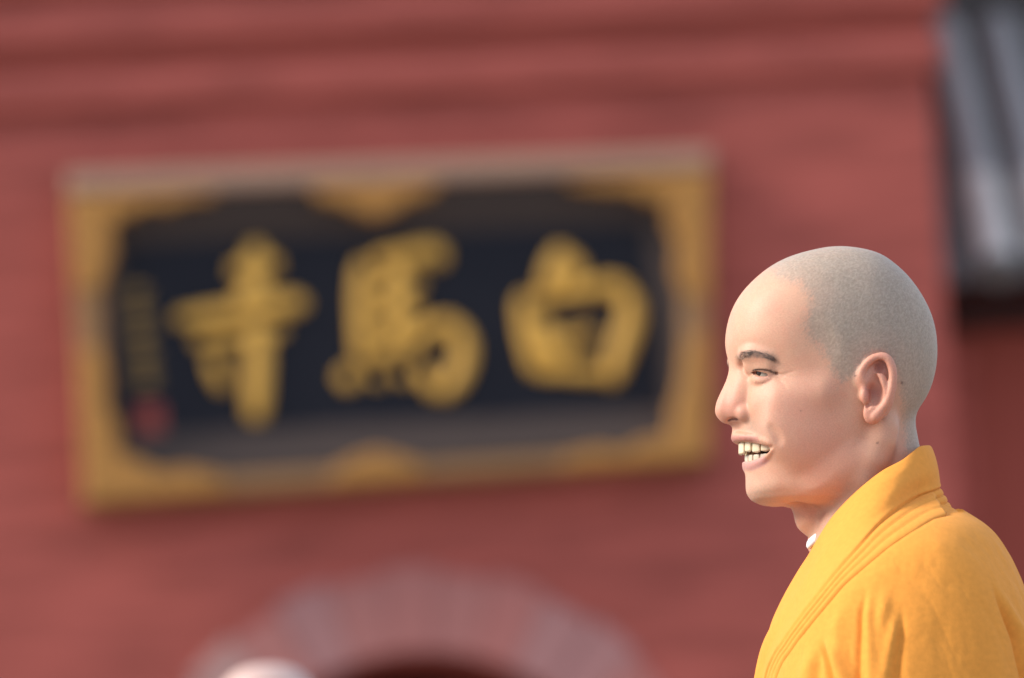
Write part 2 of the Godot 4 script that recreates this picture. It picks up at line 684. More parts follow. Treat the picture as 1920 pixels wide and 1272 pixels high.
func skin_color(p: Vector3) -> Color:
	var s := unP(p)
	var n1 := nz.get_noise_3d(p.x * 0.9, p.y * 0.9, p.z * 0.9)
	var n2 := nz2.get_noise_3d(p.x * 7.0, p.y * 7.0, p.z * 7.0)
	var n3 := nz2.get_noise_3d(p.x * 2.2 + 40.0, p.y * 2.2, p.z * 2.2)
	var c := Color(0.68, 0.385, 0.265)
	c = c.lerp(Color(0.68, 0.325, 0.225), clampf(0.3 + n1 * 0.9 + n3 * 0.5, 0, 1) * 0.6)
	# redder nose, cheeks and ears
	var red := maxf(blob(s, Vector2(1368, 765), 34), maxf(blob(s, Vector2(1490, 770), 75) * 0.6, blob(s, Vector2(1530, 840), 90) * 0.75))
	if s.x > 1592 and s.y > 655 and s.y < 800 and absf(p.z) > 73.0:
		red = maxf(red, 0.9)
	c = c.lerp(Color(0.64, 0.275, 0.205), red * 0.65)
	# shaved beard
	var beard := maxf(blob(s, Vector2(1412, 803), 22), blob(s, Vector2(1420, 928), 30)) * 0.38
	c = c.lerp(Color(0.36, 0.28, 0.23), clampf(beard * (1.0 + n2), 0, 1))
	# shorn scalp
	var hd := poly_dist(s, HAIR) + n1 * 9.0 + n3 * 4.0 + n2 * 10.0
	var hair := smoothstep(9.0, -15.0, hd) * (0.82 + 0.18 * smoothstep(-5.0, -70.0, hd))
	if absf(p.z) > 77.5 and s.x > 1590 and s.y > 655 and s.y < 800:
		hair = 0.0
	var speck := clampf(0.5 + n2 * 0.9, 0, 1)
	c = c.lerp(Color(0.325, 0.262, 0.21).lerp(Color(0.475, 0.385, 0.312), speck), hair * 0.95)
	# skin under the hairs of the brow
	var bd := line_dist(s, [Vector2(1386, 669), Vector2(1408, 663), Vector2(1432, 666), Vector2(1452, 675)])
	if absf(p.z) > 7.0:
		c = c.lerp(Color(0.22, 0.16, 0.13), smoothstep(11.0, 3.0, bd + n2 * 3.0) * 0.55 * smoothstep(1468.0, 1435.0, s.x))
	# lips
	var up := line_dist(s, [Vector2(1372, 822), Vector2(1392, 821), Vector2(1418, 823), Vector2(1444, 830)])
	var lo := line_dist(s, [Vector2(1390, 871), Vector2(1406, 873), Vector2(1426, 863), Vector2(1445, 845)])
	var zf := absf(p.z) < 36.0
	if zf:
		c = c.lerp(Color(0.50, 0.20, 0.185), smoothstep(8.0, 3.0, up) * 0.7 * smoothstep(1440.0, 1410.0, s.x))
		c = c.lerp(Color(0.60, 0.30, 0.285), smoothstep(11.0, 6.0, lo) * 0.75)
	# inside of the mouth
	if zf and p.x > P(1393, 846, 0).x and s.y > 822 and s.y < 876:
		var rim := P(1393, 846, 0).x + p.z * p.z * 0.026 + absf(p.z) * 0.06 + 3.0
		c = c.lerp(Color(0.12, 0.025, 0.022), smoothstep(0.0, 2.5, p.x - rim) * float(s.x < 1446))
	# inside of the ear: redder skin, plus the shade of its hollows painted in
	if absf(p.z) > 70.0 and s.x > 1612 and s.x < 1664 and s.y > 672 and s.y < 766:
		var inn := maxf(blob(s, Vector2(1629, 735), 16), blob(s, Vector2(1642, 687), 12))
		c = c.lerp(Color(0.44, 0.155, 0.125), inn * 0.85)
	# wet edge of the lower lid, dark edge of the upper
	if absf(p.z) > 24.0:
		var ld := line_dist(s, [Vector2(1409, 694), Vector2(1420, 692), Vector2(1434, 693.5), Vector2(1447, 698), Vector2(1457, 702)])
		c = c.lerp(Color(0.10, 0.055, 0.045), smoothstep(2.8, 1.2, ld) * 0.8 * smoothstep(1458.0, 1442.0, s.x))
	if line_dist(s, [Vector2(1413, 706), Vector2(1424, 709), Vector2(1442, 704)]) < 2.5 and absf(p.z) > 20.0:
		c = c.lerp(Color(0.56, 0.27, 0.22), 0.6)
	if line_dist(s, [Vector2(1414, 717), Vector2(1427, 717.5), Vector2(1441, 710)]) < 2.2 and absf(p.z) > 20.0:
		c = c.lerp(Color(0.46, 0.19, 0.14), 0.6)  # crease shade painted along the fold under the lower lid
	# shade inside the nostril, painted as dark red-brown
	c = c.lerp(Color(0.10, 0.035, 0.03), smoothstep(2.6, 1.0, line_dist(s, [Vector2(1365, 788), Vector2(1371, 785.5), Vector2(1380, 786)])) * float(absf(p.z) < 26.0) * 0.85)
	# a few moles
	for m in [Vector3(1637, 828, 2.0), Vector3(1596, 704, 2.0), Vector3(1495, 768, 1.2), Vector3(1684, 717, 2.2)]:
		c = c.lerp(Color(0.18, 0.10, 0.08), smoothstep(m.z + 1.0, m.z - 0.6, s.distance_to(Vector2(m.x, m.y))) * 0.8)
	return c


func to_m(v: PackedVector3Array) -> PackedVector3Array:
	var o := PackedVector3Array()
	o.resize(v.size())
	for i in v.size():
		o[i] = v[i] * 0.001
	return o


# ---------------------------------------------------------------- cloth
# row in the side view: front, back, half width
var ROBE := [
	[905, 1640, 1745, 30],
	[918, 1622, 1758, 44],
	[935, 1604, 1766, 58],
	[950, 1590, 1790, 74],
	[965, 1575, 1808, 96],
	[985, 1558, 1845, 126],
	[1010, 1541, 1866, 154],
	[1040, 1522, 1882, 174],
	[1080, 1496, 1899, 189],
	[1125, 1470, 1915, 199],
	[1172, 1451, 1930, 206],
	[1225, 1438, 1945, 211],
	[1272, 1430, 1955, 215],
	[1400, 1418, 1972, 222],
	[1700, 1410, 1985, 230],
	[2200, 1400, 1990, 238],
	[3000, 1385, 2010, 262],
	[3960, 1360, 2030, 295],
]
# folds: points in the side view, depth (mm, in is negative), width (px), a swelling beside it (mm)
var FOLDS := [
	[[Vector2(1824, 1064), Vector2(1848, 1120), Vector2(1873, 1175), Vector2(1890, 1240), Vector2(1897, 1300), Vector2(1905, 1500)], -8.0, 7.0, 5.0, 1],
	[[Vector2(1664, 1112), Vector2(1660, 1160), Vector2(1652, 1220), Vector2(1645, 1290), Vector2(1640, 1500)], -4.0, 8.0, 4.0, -1],
	[[Vector2(1601, 1075), Vector2(1590, 1130), Vector2(1587, 1200), Vector2(1586, 1290), Vector2(1586, 1500)], -4.0, 7.0, 4.0, 1],
	[[Vector2(1518, 1172), Vector2(1528, 1210), Vector2(1546, 1275), Vector2(1560, 1360)], -7.0, 8.0, 5.0, 1],
	[[Vector2(1516, 1178), Vector2(1512, 1230), Vector2(1506, 1290), Vector2(1500, 1400)], -5.0, 9.0, 4.0, -1],
	[[Vector2(1636, 1075), Vector2(1628, 1130), Vector2(1618, 1200), Vector2(1612, 1300)], 3.0, 14.0, 0.0, 1],
	[[Vector2(1560, 1090), Vector2(1548, 1150), Vector2(1552, 1230), Vector2(1560, 1300)], 3.0, 13.0, 0.0, 1],
	[[Vector2(1903, 1196), Vector2(1896, 1240), Vector2(1893, 1300)], -4.0, 6.0, 3.0, 1],
]


func fold_height(s: Vector2) -> float:
	var h := 0.0
	for f in FOLDS:
		var pts: Array = f[0]
		var best := 1e9
		var side := 1.0
		var along := 0.0
		for i in pts.size() - 1:
			var c := Geometry2D.get_closest_point_to_segment(s, pts[i], pts[i + 1])
			var d := s.distance_to(c)
			if d < best:
				best = d
				side = signf((pts[i + 1] - pts[i]).cross(s - pts[i]))
				along = (i + pts[i].distance_to(c) / pts[i].distance_to(pts[i + 1])) / (pts.size() - 1)
		var w: float = f[2] * (0.6 + 0.8 * along)
		if best > w * 6.0:
			continue
		var fade := smoothstep(0.0, 0.35, along)
		var u: float = best * side * f[4]
		h += fade * (f[1] * exp(-u * u / (w * w)) + f[3] * exp(-pow((u + 2.2 * w) / (1.7 * w), 2)))
	return h


func collar_side(s: Vector2) -> float:                  # distance from the outer edge of the collar, negative under it
	var best := 1e9
	var side := 1.0
	for i in COLLAR_END.size() - 1:
		var a := Vector2(COLLAR_END[i].x, COLLAR_END[i].y)
		var b := Vector2(COLLAR_END[i + 1].x, COLLAR_END[i + 1].y)
		var d := s.distance_to(Geometry2D.get_closest_point_to_segment(s, a, b))
		if d < best:
			best = d
			side = signf((s - a).cross(b - a))
	return best * side


func robe_point(th: float, py: float) -> Vector3:
	var xf := read(robe_t, py, 0)
	var xb := read(robe_t, py, 1)
	var w := read(robe_t, py, 2)
	var n := 2.0 + 0.5 * smoothstep(960.0, 1150.0, py)
	var c := cos(th)
	var s := sin(th)
	var y := (700.0 - py) * PX / cosp
	return Vector3(((xf + xb) * 0.5 - 1560.0) * PX + (xb - xf) * 0.5 * PX * signf(c) * pow(absf(c), 2.0 / n), y, w * signf(s) * pow(absf(s), 2.0 / n))


func make_robe() -> ArrayMesh:
	var rows := []
	var py := 905.0
	while py < 1320.0:
		rows.append(py)
		py += 3.5
	while py < 3960.0:
		rows.append(py)
		py += 40.0
	rows.append(3960.0)
	var cols := 520
	var v := PackedVector3Array()
	v.resize(cols * rows.size())
	var job := func(r: int) -> void:
		for c in cols:
			var th := TAU * c / cols
			var p := robe_point(th, rows[r])
			var e := 0.02
			var t1 := robe_point(th + e, rows[r]) - p
			var t2 := robe_point(th, rows[r] + 6.0) - p
			var n := t2.cross(t1).normalized()
			if n.dot(Vector3(cos(th), 0, sin(th))) < 0.0:
				n = -n
			var s := unQ(Vector3(p.x, p.y, absf(p.z)))
			var h := 0.0
			if p.z > -150.0:
				h = fold_height(s) * smoothstep(20.0, 70.0, absf(p.z))
			h += nz.get_noise_3d(p.x * 0.35, p.y * 0.10, p.z * 0.35) * 3.2 * smoothstep(960.0, 1060.0, rows[r])
			h += nz.get_noise_3d(p.x * 0.9 + 50.0, p.y * 0.25, p.z * 0.9) * 1.0 * smoothstep(960.0, 1060.0, rows[r])
			var cr := nz.get_noise_3d(p.x * 0.75 + p.y * 0.2, p.y * 0.16, p.z * 0.75 + 200.0)
			h -= 0.5 * pow(clampf(1.0 - absf(cr) * 3.5, 0.0, 1.0), 2.0) * smoothstep(1010.0, 1120.0, rows[r])
			h = minf(h, 0.0) if collar_side(s) < 0.0 else h * smoothstep(0.0, 45.0, collar_side(s))
			h -= 4.0 * smoothstep(4.0, -14.0, collar_side(s))
			if rows[r] > 1320.0:
				h += sin(th * 17.0 + 2.0 * nz.get_noise_1d(th * 40.0)) * 14.0 * smoothstep(1600.0, 3900.0, rows[r])
			res_rows[r * cols + c] = p + n * h
	res_rows = []
	res_rows.resize(v.size())
	var g := WorkerThreadPool.add_group_task(job, rows.size(), -1, true)
	WorkerThreadPool.wait_for_group_task_completion(g)
	for i in v.size():
		v[i] = res_rows[i]
	return sheet(to_m(v), cols, rows.size(), true, false)

var res_rows := []
var robe_t := []

var COLLAR_IN := [Vector3(1741, 835, 0), Vector3(1731, 834, 24), Vector3(1714, 837, 46), Vector3(1684, 859, 66), Vector3(1645, 879, 77), Vector3(1606, 909, 77), Vector3(1571, 944, 67), Vector3(1549, 973, 52), Vector3(1531, 1006, 34),
	Vector3(1519, 1032, 17), Vector3(1499, 1065, 9), Vector3(1471, 1115, 4), Vector3(1448, 1172, 2), Vector3(1428, 1272, 0), Vector3(1415, 1400, -8)]
var COLLAR_OUT := [Vector3(1757, 914, 0), Vector3(1748, 916, 42), Vector3(1709, 928, 72), Vector3(1663, 953, 88), Vector3(1627, 980, 95), Vector3(1592, 1017, 97), Vector3(1549, 1065, 92), Vector3(1507, 1119, 82), Vector3(1485, 1150, 74),
	Vector3(1471, 1172, 68), Vector3(1458, 1195, 62), Vector3(1446, 1218, 56), Vector3(1434, 1257, 47), Vector3(1424, 1330, 42), Vector3(1412, 1450, 34)]

var COLLAR_END := [Vector3(1783, 955, 0), Vector3(1771, 957, 42), Vector3(1730, 964, 74), Vector3(1684, 987, 90), Vector3(1645, 1011, 100), Vector3(1608, 1040, 104), Vector3(1562, 1080, 98), Vector3(1520, 1131, 86), Vector3(1497, 1161, 78),
	Vector3(1482, 1182, 70), Vector3(1468, 1205, 64), Vector3(1455, 1227, 58), Vector3(1442, 1265, 50), Vector3(1432, 1336, 44), Vector3(1420, 1455, 36)]


func robe_z(px: float, py: float) -> float:            # how far out the cloth lies under a place in the side view
	var z := 60.0
	for it in 6:
		var row := py + z * sinp / PX                   # the row of the ring that shows there
		var xf := read(robe_t, row, 0)
		var xb := read(robe_t, row, 1)
		var t := clampf(absf(px - (xf + xb) * 0.5) / ((xb - xf) * 0.5), 0.0, 0.999)
		var n := 2.0 + 0.5 * smoothstep(960.0, 1150.0, row)
		z = lerpf(z, read(robe_t, row, 2) * pow(1.0 - pow(t, n), 1.0 / n), 0.7)
	return z


func make_collar(mirror: bool) -> ArrayMesh:
	var rows := 220
	# across: 0 at the neck edge, 1 at the seam, then three narrow welts
	var across := [0.0, 0.015, 0.06, 0.12, 0.2, 0.3, 0.4, 0.5, 0.6, 0.7, 0.78, 0.85, 0.9, 0.94, 0.965, 0.985, 1.0, 1.012, 1.03, 1.06, 1.085, 1.1, 1.112, 1.13, 1.16, 1.185, 1.2, 1.212, 1.23, 1.26, 1.285, 1.3, 1.31]
	var lift := [-1.0, 1.2, 2.2, 2.6, 2.8, 3.0, 3.0, 3.0, 3.0, 3.0, 3.0, 3.0, 3.0, 3.2, 3.4, 3.0, 0.6, 1.8, 2.4, 2.6, 2.0, 0.3, 1.4, 2.0, 2.1, 1.5, 0.0, 1.0, 1.5, 1.5, 0.9, -0.6, -2.5]
	var cols := across.size()
	var top := PackedVector3Array()
	for r in rows:
		var t := float(r) / (rows - 1)
		var a: Vector3 = spline(COLLAR_IN, t)
		var b: Vector3 = spline(COLLAR_OUT, t)
		var zr := robe_z(b.x, b.y)
		b.z = maxf(b.z, zr + 3.0) if t > 0.1 else b.z
		var en: Vector3 = spline(COLLAR_END, t)
		en.z = maxf(en.z, robe_z(en.x, en.y) + 1.0) if t > 0.1 else en.z
		var E := Q(en.x, en.y, en.z)
		var A := Q(a.x, a.y, a.z)
		var B := Q(b.x, b.y, b.z)
		var a2: Vector3 = spline(COLLAR_IN, minf(t + 0.01, 1.0)) - spline(COLLAR_IN, maxf(t - 0.01, 0.0))
		var dir2 := (B - A)
		var tang := Vector3(a2.x, -a2.y, a2.z)
		var n := tang.cross(dir2).normalized()
		if n.z < 0.0 and t > 0.05 or (t <= 0.05 and n.x < 0.0):
			n = -n
		for c in cols:
			var u: float = across[c]
			var p := A.lerp(B, minf(u, 1.0))
			if u > 1.0:
				# the welts go on over the shoulder cloth
				p = B.lerp(E, (u - 1.0) / 0.31)
			var bulge := sin(PI * clampf(u, 0, 1)) * lerpf(1.5, 3.5, smoothstep(0.0, 0.2, t))
			var wr := nz.get_noise_3d(u * 70.0, t * 60.0 + u * 14.0, 3.0) * 4.5 * sin(PI * clampf(u, 0, 1)) * smoothstep(0.0, 0.12, t)
			p += n * (lift[c] * 0.9 + bulge + wr)
			if mirror:
				p.z = -p.z
			top.append(p)
	return sheet(to_m(top), cols, rows, false, not mirror)


# ---------------------------------------------------------------- teeth, hairs
func tooth_mesh(w: float, h: float, d: float) -> ArrayMesh:      # a rounded block, narrower at the gum
	var cols := 16
	var rows := 15
	var v := PackedVector3Array()
	for r in rows:
		var f := float(r) / (rows - 1)
		var y := h * (f - 0.5)
		var sc := pow(1.0 - pow(absf(2.0 * f - 1.0), 7.0), 0.3) * (0.95 + 0.05 * (1.0 - f)) if r > 0 and r < rows - 1 else 0.0
		for c in cols:
			var th := TAU * c / cols
			var cx := signf(cos(th)) * pow(absf(cos(th)), 0.42)
			var cz := signf(sin(th)) * pow(absf(sin(th)), 0.6)
			var dep := lerpf(0.45, 1.0, f)
			v.append(Vector3(cx * w * 0.5 * sc, y, (cz * d * 0.5 * dep + d * 0.5 * (1.0 - dep)) * sc) * 0.001)
	return sheet(v, cols, rows, true, true)


func hairs(roots: Array, m: Material, called: String, parent: Node3D) -> MeshInstance3D:   # each root: place, direction, length, width
	var v := PackedVector3Array()
	var idx := PackedInt32Array()
	for q in roots:
		var p: Vector3 = q[0]
		var d: Vector3 = q[1]
		var side: Vector3 = d.cross(Vector3(0.2, 0.1, 1.0)).normalized() * q[3] * 0.5
		var dep: Vector3 = d.cross(side).normalized() * q[3] * 0.5
		var i := v.size()
		v.append_array([(p + side) * 0.001, (p - side) * 0.001, (p + dep) * 0.001, (p + d * q[2]) * 0.001])
		idx.append_array([i, i + 1, i + 3, i + 1, i + 2, i + 3, i + 2, i, i + 3])
	return put(called, build(v, idx), m, parent)


func surface_at(px: float, py: float, side := 1.0) -> Vector3:   # where the side view meets the skin
	var hi := 100.0
	var prev := hi
	while hi > 0.0:
		var p := P(px, py, hi)
		if field(p, prims) < 0.0:
			break
		prev = hi
		hi -= 1.0
	var lo := hi
	hi = prev
	for i in 8:
		var m := (lo + hi) * 0.5
		if field(P(px, py, m), prims) < 0.0:
			lo = m
		else:
			hi = m
	var o := P(px, py, hi)
	o.z *= side
	return o


func make_person() -> void:
	var root := thing("person", "person with shaved head in yellow robe, smiling in profile before the red wall", "person")
	var O := cam_pos + cam_f * DIST + cam_r * (600.0 * PX * 0.001) - cam_u * (64.0 * PX * 0.001)
	var up := Vector3(sin(ROLL), cos(ROLL), 0)
	var h := O.y / up.y
	root.transform = Transform3D(Basis(Vector3(cos(ROLL), -sin(ROLL), 0), up, Vector3.BACK), O - up * h)
	var lift := Vector3(0, h, 0)
	# skin
	var t0 := Time.get_ticks_msec()
	features()
	var head_basis := Basis(Vector3.UP, YAW)
	var r := mesh_field(Vector3(-116, -170, -96), Vector3(106, 122, 96), 1.3)
	var cols := PackedColorArray()
	cols.resize(r[0].size())
	var hv: PackedVector3Array = r[0]
	res_cols = []
	res_cols.resize(hv.size())
	var job := func(i: int) -> void:
		for k in range(i * 1000, mini(i * 1000 + 1000, hv.size())):
			res_cols[k] = skin_color(hv[k])
	var g := WorkerThreadPool.add_group_task(job, hv.size() / 1000 + 1, -1, true)
	WorkerThreadPool.wait_for_group_task_completion(g)
	for i in hv.size():
		cols[i] = res_cols[i]
	print("head ", hv.size(), " vertices ", Time.get_ticks_msec() - t0, " ms")
	var skin := mat(Color.WHITE, 0.50, 0.40)
	skin.vertex_color_use_as_albedo = true
	skin.subsurf_scatter_enabled = true
	skin.subsurf_scatter_strength = 0.10
	skin.normal_enabled = true
	skin.normal_texture = noise_tex(0.09, 0, 1, 5, 512, 3, true, 3.0)
	skin.normal_scale = 0.7
	skin.albedo_texture = noise_tex(0.045, 0.9, 1.0, 15, 512, 4)
	skin.uv1_triplanar = true
	skin.uv1_scale = Vector3.ONE * 22.0
	var head_mesh := build(to_m(hv), r[1], cols)
	var body := put("body", head_mesh, skin, root)
	body.position = lift
	body.basis = head_basis
	# eyes
	var sclera := mat(lin(0.36, 0.32, 0.27), 0.2)  # white of the eye darkened to stand for shade from the lids
	var iris := mat(lin(0.030, 0.016, 0.010), 0.1)
	for s in [1.0, -1.0]:
		var c := eye_c
		c.z *= s
		var ball_m := SphereMesh.new()
		ball_m.radius = 0.0119
		ball_m.height = 0.0238
		ball_m.radial_segments = 40
		ball_m.rings = 24
		var eye := put("eye", ball_m, sclera, body)
		eye.position = c * 0.001
		var look_to := Vector3(-0.915, 0.0, 0.40).normalized()
		var ir := SphereMesh.new()
		ir.radius = 0.0070
		ir.height = 0.0140
		ir.radial_segments = 32
		ir.rings = 16
		var im := put("iris", ir, iris, body)
		im.position = c * 0.001 + look_to * 0.0055
	# brows and lashes
	var dark := mat(lin(0.035, 0.024, 0.019), 0.6)
	var brow_hair := mat(lin(0.23, 0.175, 0.145), 0.7)
	for s in [1.0, -1.0]:
		var roots := []
		var mid := [Vector3(1384, 668, 0), Vector3(1396, 665, 0), Vector3(1408, 663.5, 0), Vector3(1428, 666, 0), Vector3(1446, 672.5, 0)]
		for i in 340:
			var f := pow(rng.randf(), 1.15)
			var c: Vector3 = spline(mid, f)
			var half: float = lerpf(9.0, 4.5, f)
			var o := rng.randf_range(-half, half)
			var at := surface_at(c.x, c.y + o, s)
			var c2: Vector3 = spline(mid, f + 0.12) if f < 0.86 else c + Vector3(8, 5, 0)
			var nxt := surface_at(c2.x, c2.y + o * 0.55 - 6.0 * (1.0 - f) * rng.randf(), s)
			var d := ((nxt - at).normalized() + Vector3(-0.25, 0, 0.22 * s) + Vector3(rng.randf_range(-0.1, 0.1), rng.randf_range(-0.12, 0.12), 0)).normalized()
			roots.append([at, d, rng.randf_range(3.5, 6.5), 0.2])
		hairs(roots, brow_hair, "eyebrow", body)
		var lash := []
		for i in 60:
			var f := i / 59.0
			var c: Vector3 = spline([Vector3(1411, 694, 0), Vector3(1420, 692.5, 0), Vector3(1432, 694, 0), Vector3(1444, 697.5, 0), Vector3(1453, 701, 0)], f)
			var at := surface_at(c.x, c.y - 1.0, s)
			lash.append([at, Vector3(-0.55 + 0.9 * f, -0.35, 0.7 * s).normalized(), 2.4 * (1.0 - 0.6 * f), 0.45 * (1.0 - 0.4 * f)])
		hairs(lash, dark, "eyelash", body)
	# teeth
	var enamel := mat(lin(0.74, 0.605, 0.42), 0.3)
	enamel.subsurf_scatter_enabled = true
	enamel.subsurf_scatter_strength = 0.05
	var enamel2 := mat(lin(0.60, 0.49, 0.38), 0.3)
	# place along the arch: offset from the middle, size, height of the biting edge in the side view
	var ups := [[4.4, 8.8, 12.5, 852.0], [12.2, 7.6, 11.0, 847.0], [18.9, 8.4, 11.5, 848.0], [24.6, 8.2, 10.5, 845.0], [28.6, 8.0, 9.0, 842.0]]
	var lows := [[3.0, 6.2, 9.0, 851.5], [8.9, 6.6, 9.0, 851.0], [15.0, 7.6, 9.5, 849.5], [21.0, 8.2, 8.5, 848.0], [26.5, 8.0, 7.0, 846.5]]
	for s in [1.0, -1.0]:
		for q in ups:
			var z: float = q[0]
			var x := P(1390.0, 840, 0).x + z * z * 0.026 + z * 0.06
			var a := atan(z * 0.052 + 0.06)
			var tm := put("tooth", tooth_mesh(q[1], q[2], 6.0), enamel, body)
			var y: float = P(1400, q[3], z).y + q[2] * 0.5
			var front := Vector3(-cos(a), 0, s * sin(a))
			tm.transform = Transform3D(Basis(Vector3.UP.cross(front), Vector3.UP, front), Vector3(x, y, z * s) * 0.001)
		for q in lows:
			var z: float = q[0]
			var x := P(1401.0, 860, 0).x + z * z * 0.025 + z * 0.04
			var a := atan(z * 0.05 + 0.04)
			var tm := put("tooth", tooth_mesh(q[1], q[2], 5.5), enamel2, body)
			var y: float = P(1405, q[3], z).y - q[2] * 0.5
			var front := Vector3(-cos(a), 0, s * sin(a))
			tm.transform = Transform3D(Basis(Vector3.DOWN.cross(front), Vector3.DOWN, front), Vector3(x, y, z * s) * 0.001)
	# robe
	var cloth := mat(lin(0.84, 0.335, 0.06), 0.85, 0.25)
	cloth.normal_enabled = true
	cloth.normal_texture = noise_tex(0.22, 0, 1, 9, 512, 2, true, 2.0)
	cloth.normal_scale = 0.6
	cloth.uv1_triplanar = true
	cloth.uv1_scale = Vector3.ONE * 9.0
	cloth.albedo_texture = noise_tex(0.03, 0.92, 1.0, 19, 512, 4)
	cloth.rim_enabled = true
	cloth.rim = 0.3
	cloth.rim_tint = 0.6
	t0 = Time.get_ticks_msec()
	var robe := put("robe", make_robe(), cloth, root)
	robe.position = lift
	for s in [false, true]:
		put("collar", make_collar(s), cloth, robe)
	print("robe ", Time.get_ticks_msec() - t0)
	# white under collar
	var white := mat(lin(0.82, 0.82, 0.84), 0.8)
	var v := PackedVector3Array()
	for i in 48:
		var th := TAU * i / 48
		var fr := 0.5 - 0.5 * cos(th)
		var c := Q(lerpf(1517, 1712, fr), lerpf(1018, 868, fr), 35.0 * sin(th))
		c.y += 35.0 * sin(th) * sinp
		var out := Vector3(-cos(th), 0.25, sin(th)).normalized()
		for k in 10:
			var ph := TAU * k / 10
			v.append((c + out * cos(ph) * 3.0 + Vector3(0.3, 0.95, 0) * sin(ph) * 5.4) * 0.001)
	for k in 10:
		v.append(v[k])
	put("under_collar", sheet(v, 10, 49, true, true), white, robe)
	# a second person further back, whose crown shows at the lower edge
	var other := thing("person", "blurred second person whose pale bald crown shows at the bottom edge", "person")
	var od := 8.7
	var ps := PX * 0.001 / DIST * od
	var crown := cam_pos + cam_f * od + cam_r * ((492.0 - 960.0) * ps) + cam_u * ((636.0 - 1247.0) * ps)
	var pale := mat(lin(0.54, 0.37, 0.33), 0.6)
	var head_top := 0.1155
	var hb := put("body", head_mesh, pale, other)
	var oy := crown.y - head_top
	other.position = Vector3(crown.x, 0, crown.z)
	other.rotation.y = -0.9
	hb.position = Vector3(0, oy, 0)
	var grey := mat(lin(0.16, 0.17, 0.19), 0.9)
	var ob := put("robe", robe.mesh, grey, other)
	ob.position = Vector3(0, oy, 0)
	ob.scale = Vector3(1, oy / h, 1)

var res_cols := []


# ---------------------------------------------------------------- the gate behind
var wall_o := Vector3.ZERO
var wall_u := Vector3.RIGHT
var wall_n := Vector3.BACK

func W(px: float, py: float, w := 0.0) -> Vector2:      # metres along and up the gate front for a place in the picture
	var k := PX * 0.001 / DIST
	var d := cam_f + cam_r * ((px - 960.0) * k) + cam_u * ((636.0 - py) * k)
	var t := (wall_o + wall_n * w - cam_pos).dot(wall_n) / d.dot(wall_n)
	var p := cam_pos + d * t - wall_o
	return Vector2(p.dot(wall_u), p.y)


func stroke(pts: Array, w0: float, called: String, m: Material, parent: Node3D) -> void:    # a raised brush stroke: points in picture places and width
	var rows := 16
	var ring := 10
	var v := PackedVector3Array()
	for r in rows:
		var t := float(r) / (rows - 1)
		var c: Vector3 = spline(pts, t)
		var c2: Vector3 = spline(pts, minf(t + 0.02, 1.0)) - spline(pts, maxf(t - 0.02, 0.0))
		var p := W(c.x, c.y, w0)
		var side := Vector2(c2.y, c2.x).normalized()
		var cap := sqrt(maxf(0.0, 1.0 - pow(absf(2.0 * t - 1.0), 6.0)))
		if r == 0 or r == rows - 1:
			cap = 0.0
		var half := c.z * 0.37 * 0.00244 * cap
		for k in ring:
			var a := TAU * k / ring
			v.append(Vector3(p.x + side.x * half * cos(a), p.y + side.y * half * cos(a), w0 + sin(a) * minf(half, 0.035) * cap))
	put(called, sheet(v, ring, rows, true), m, parent)


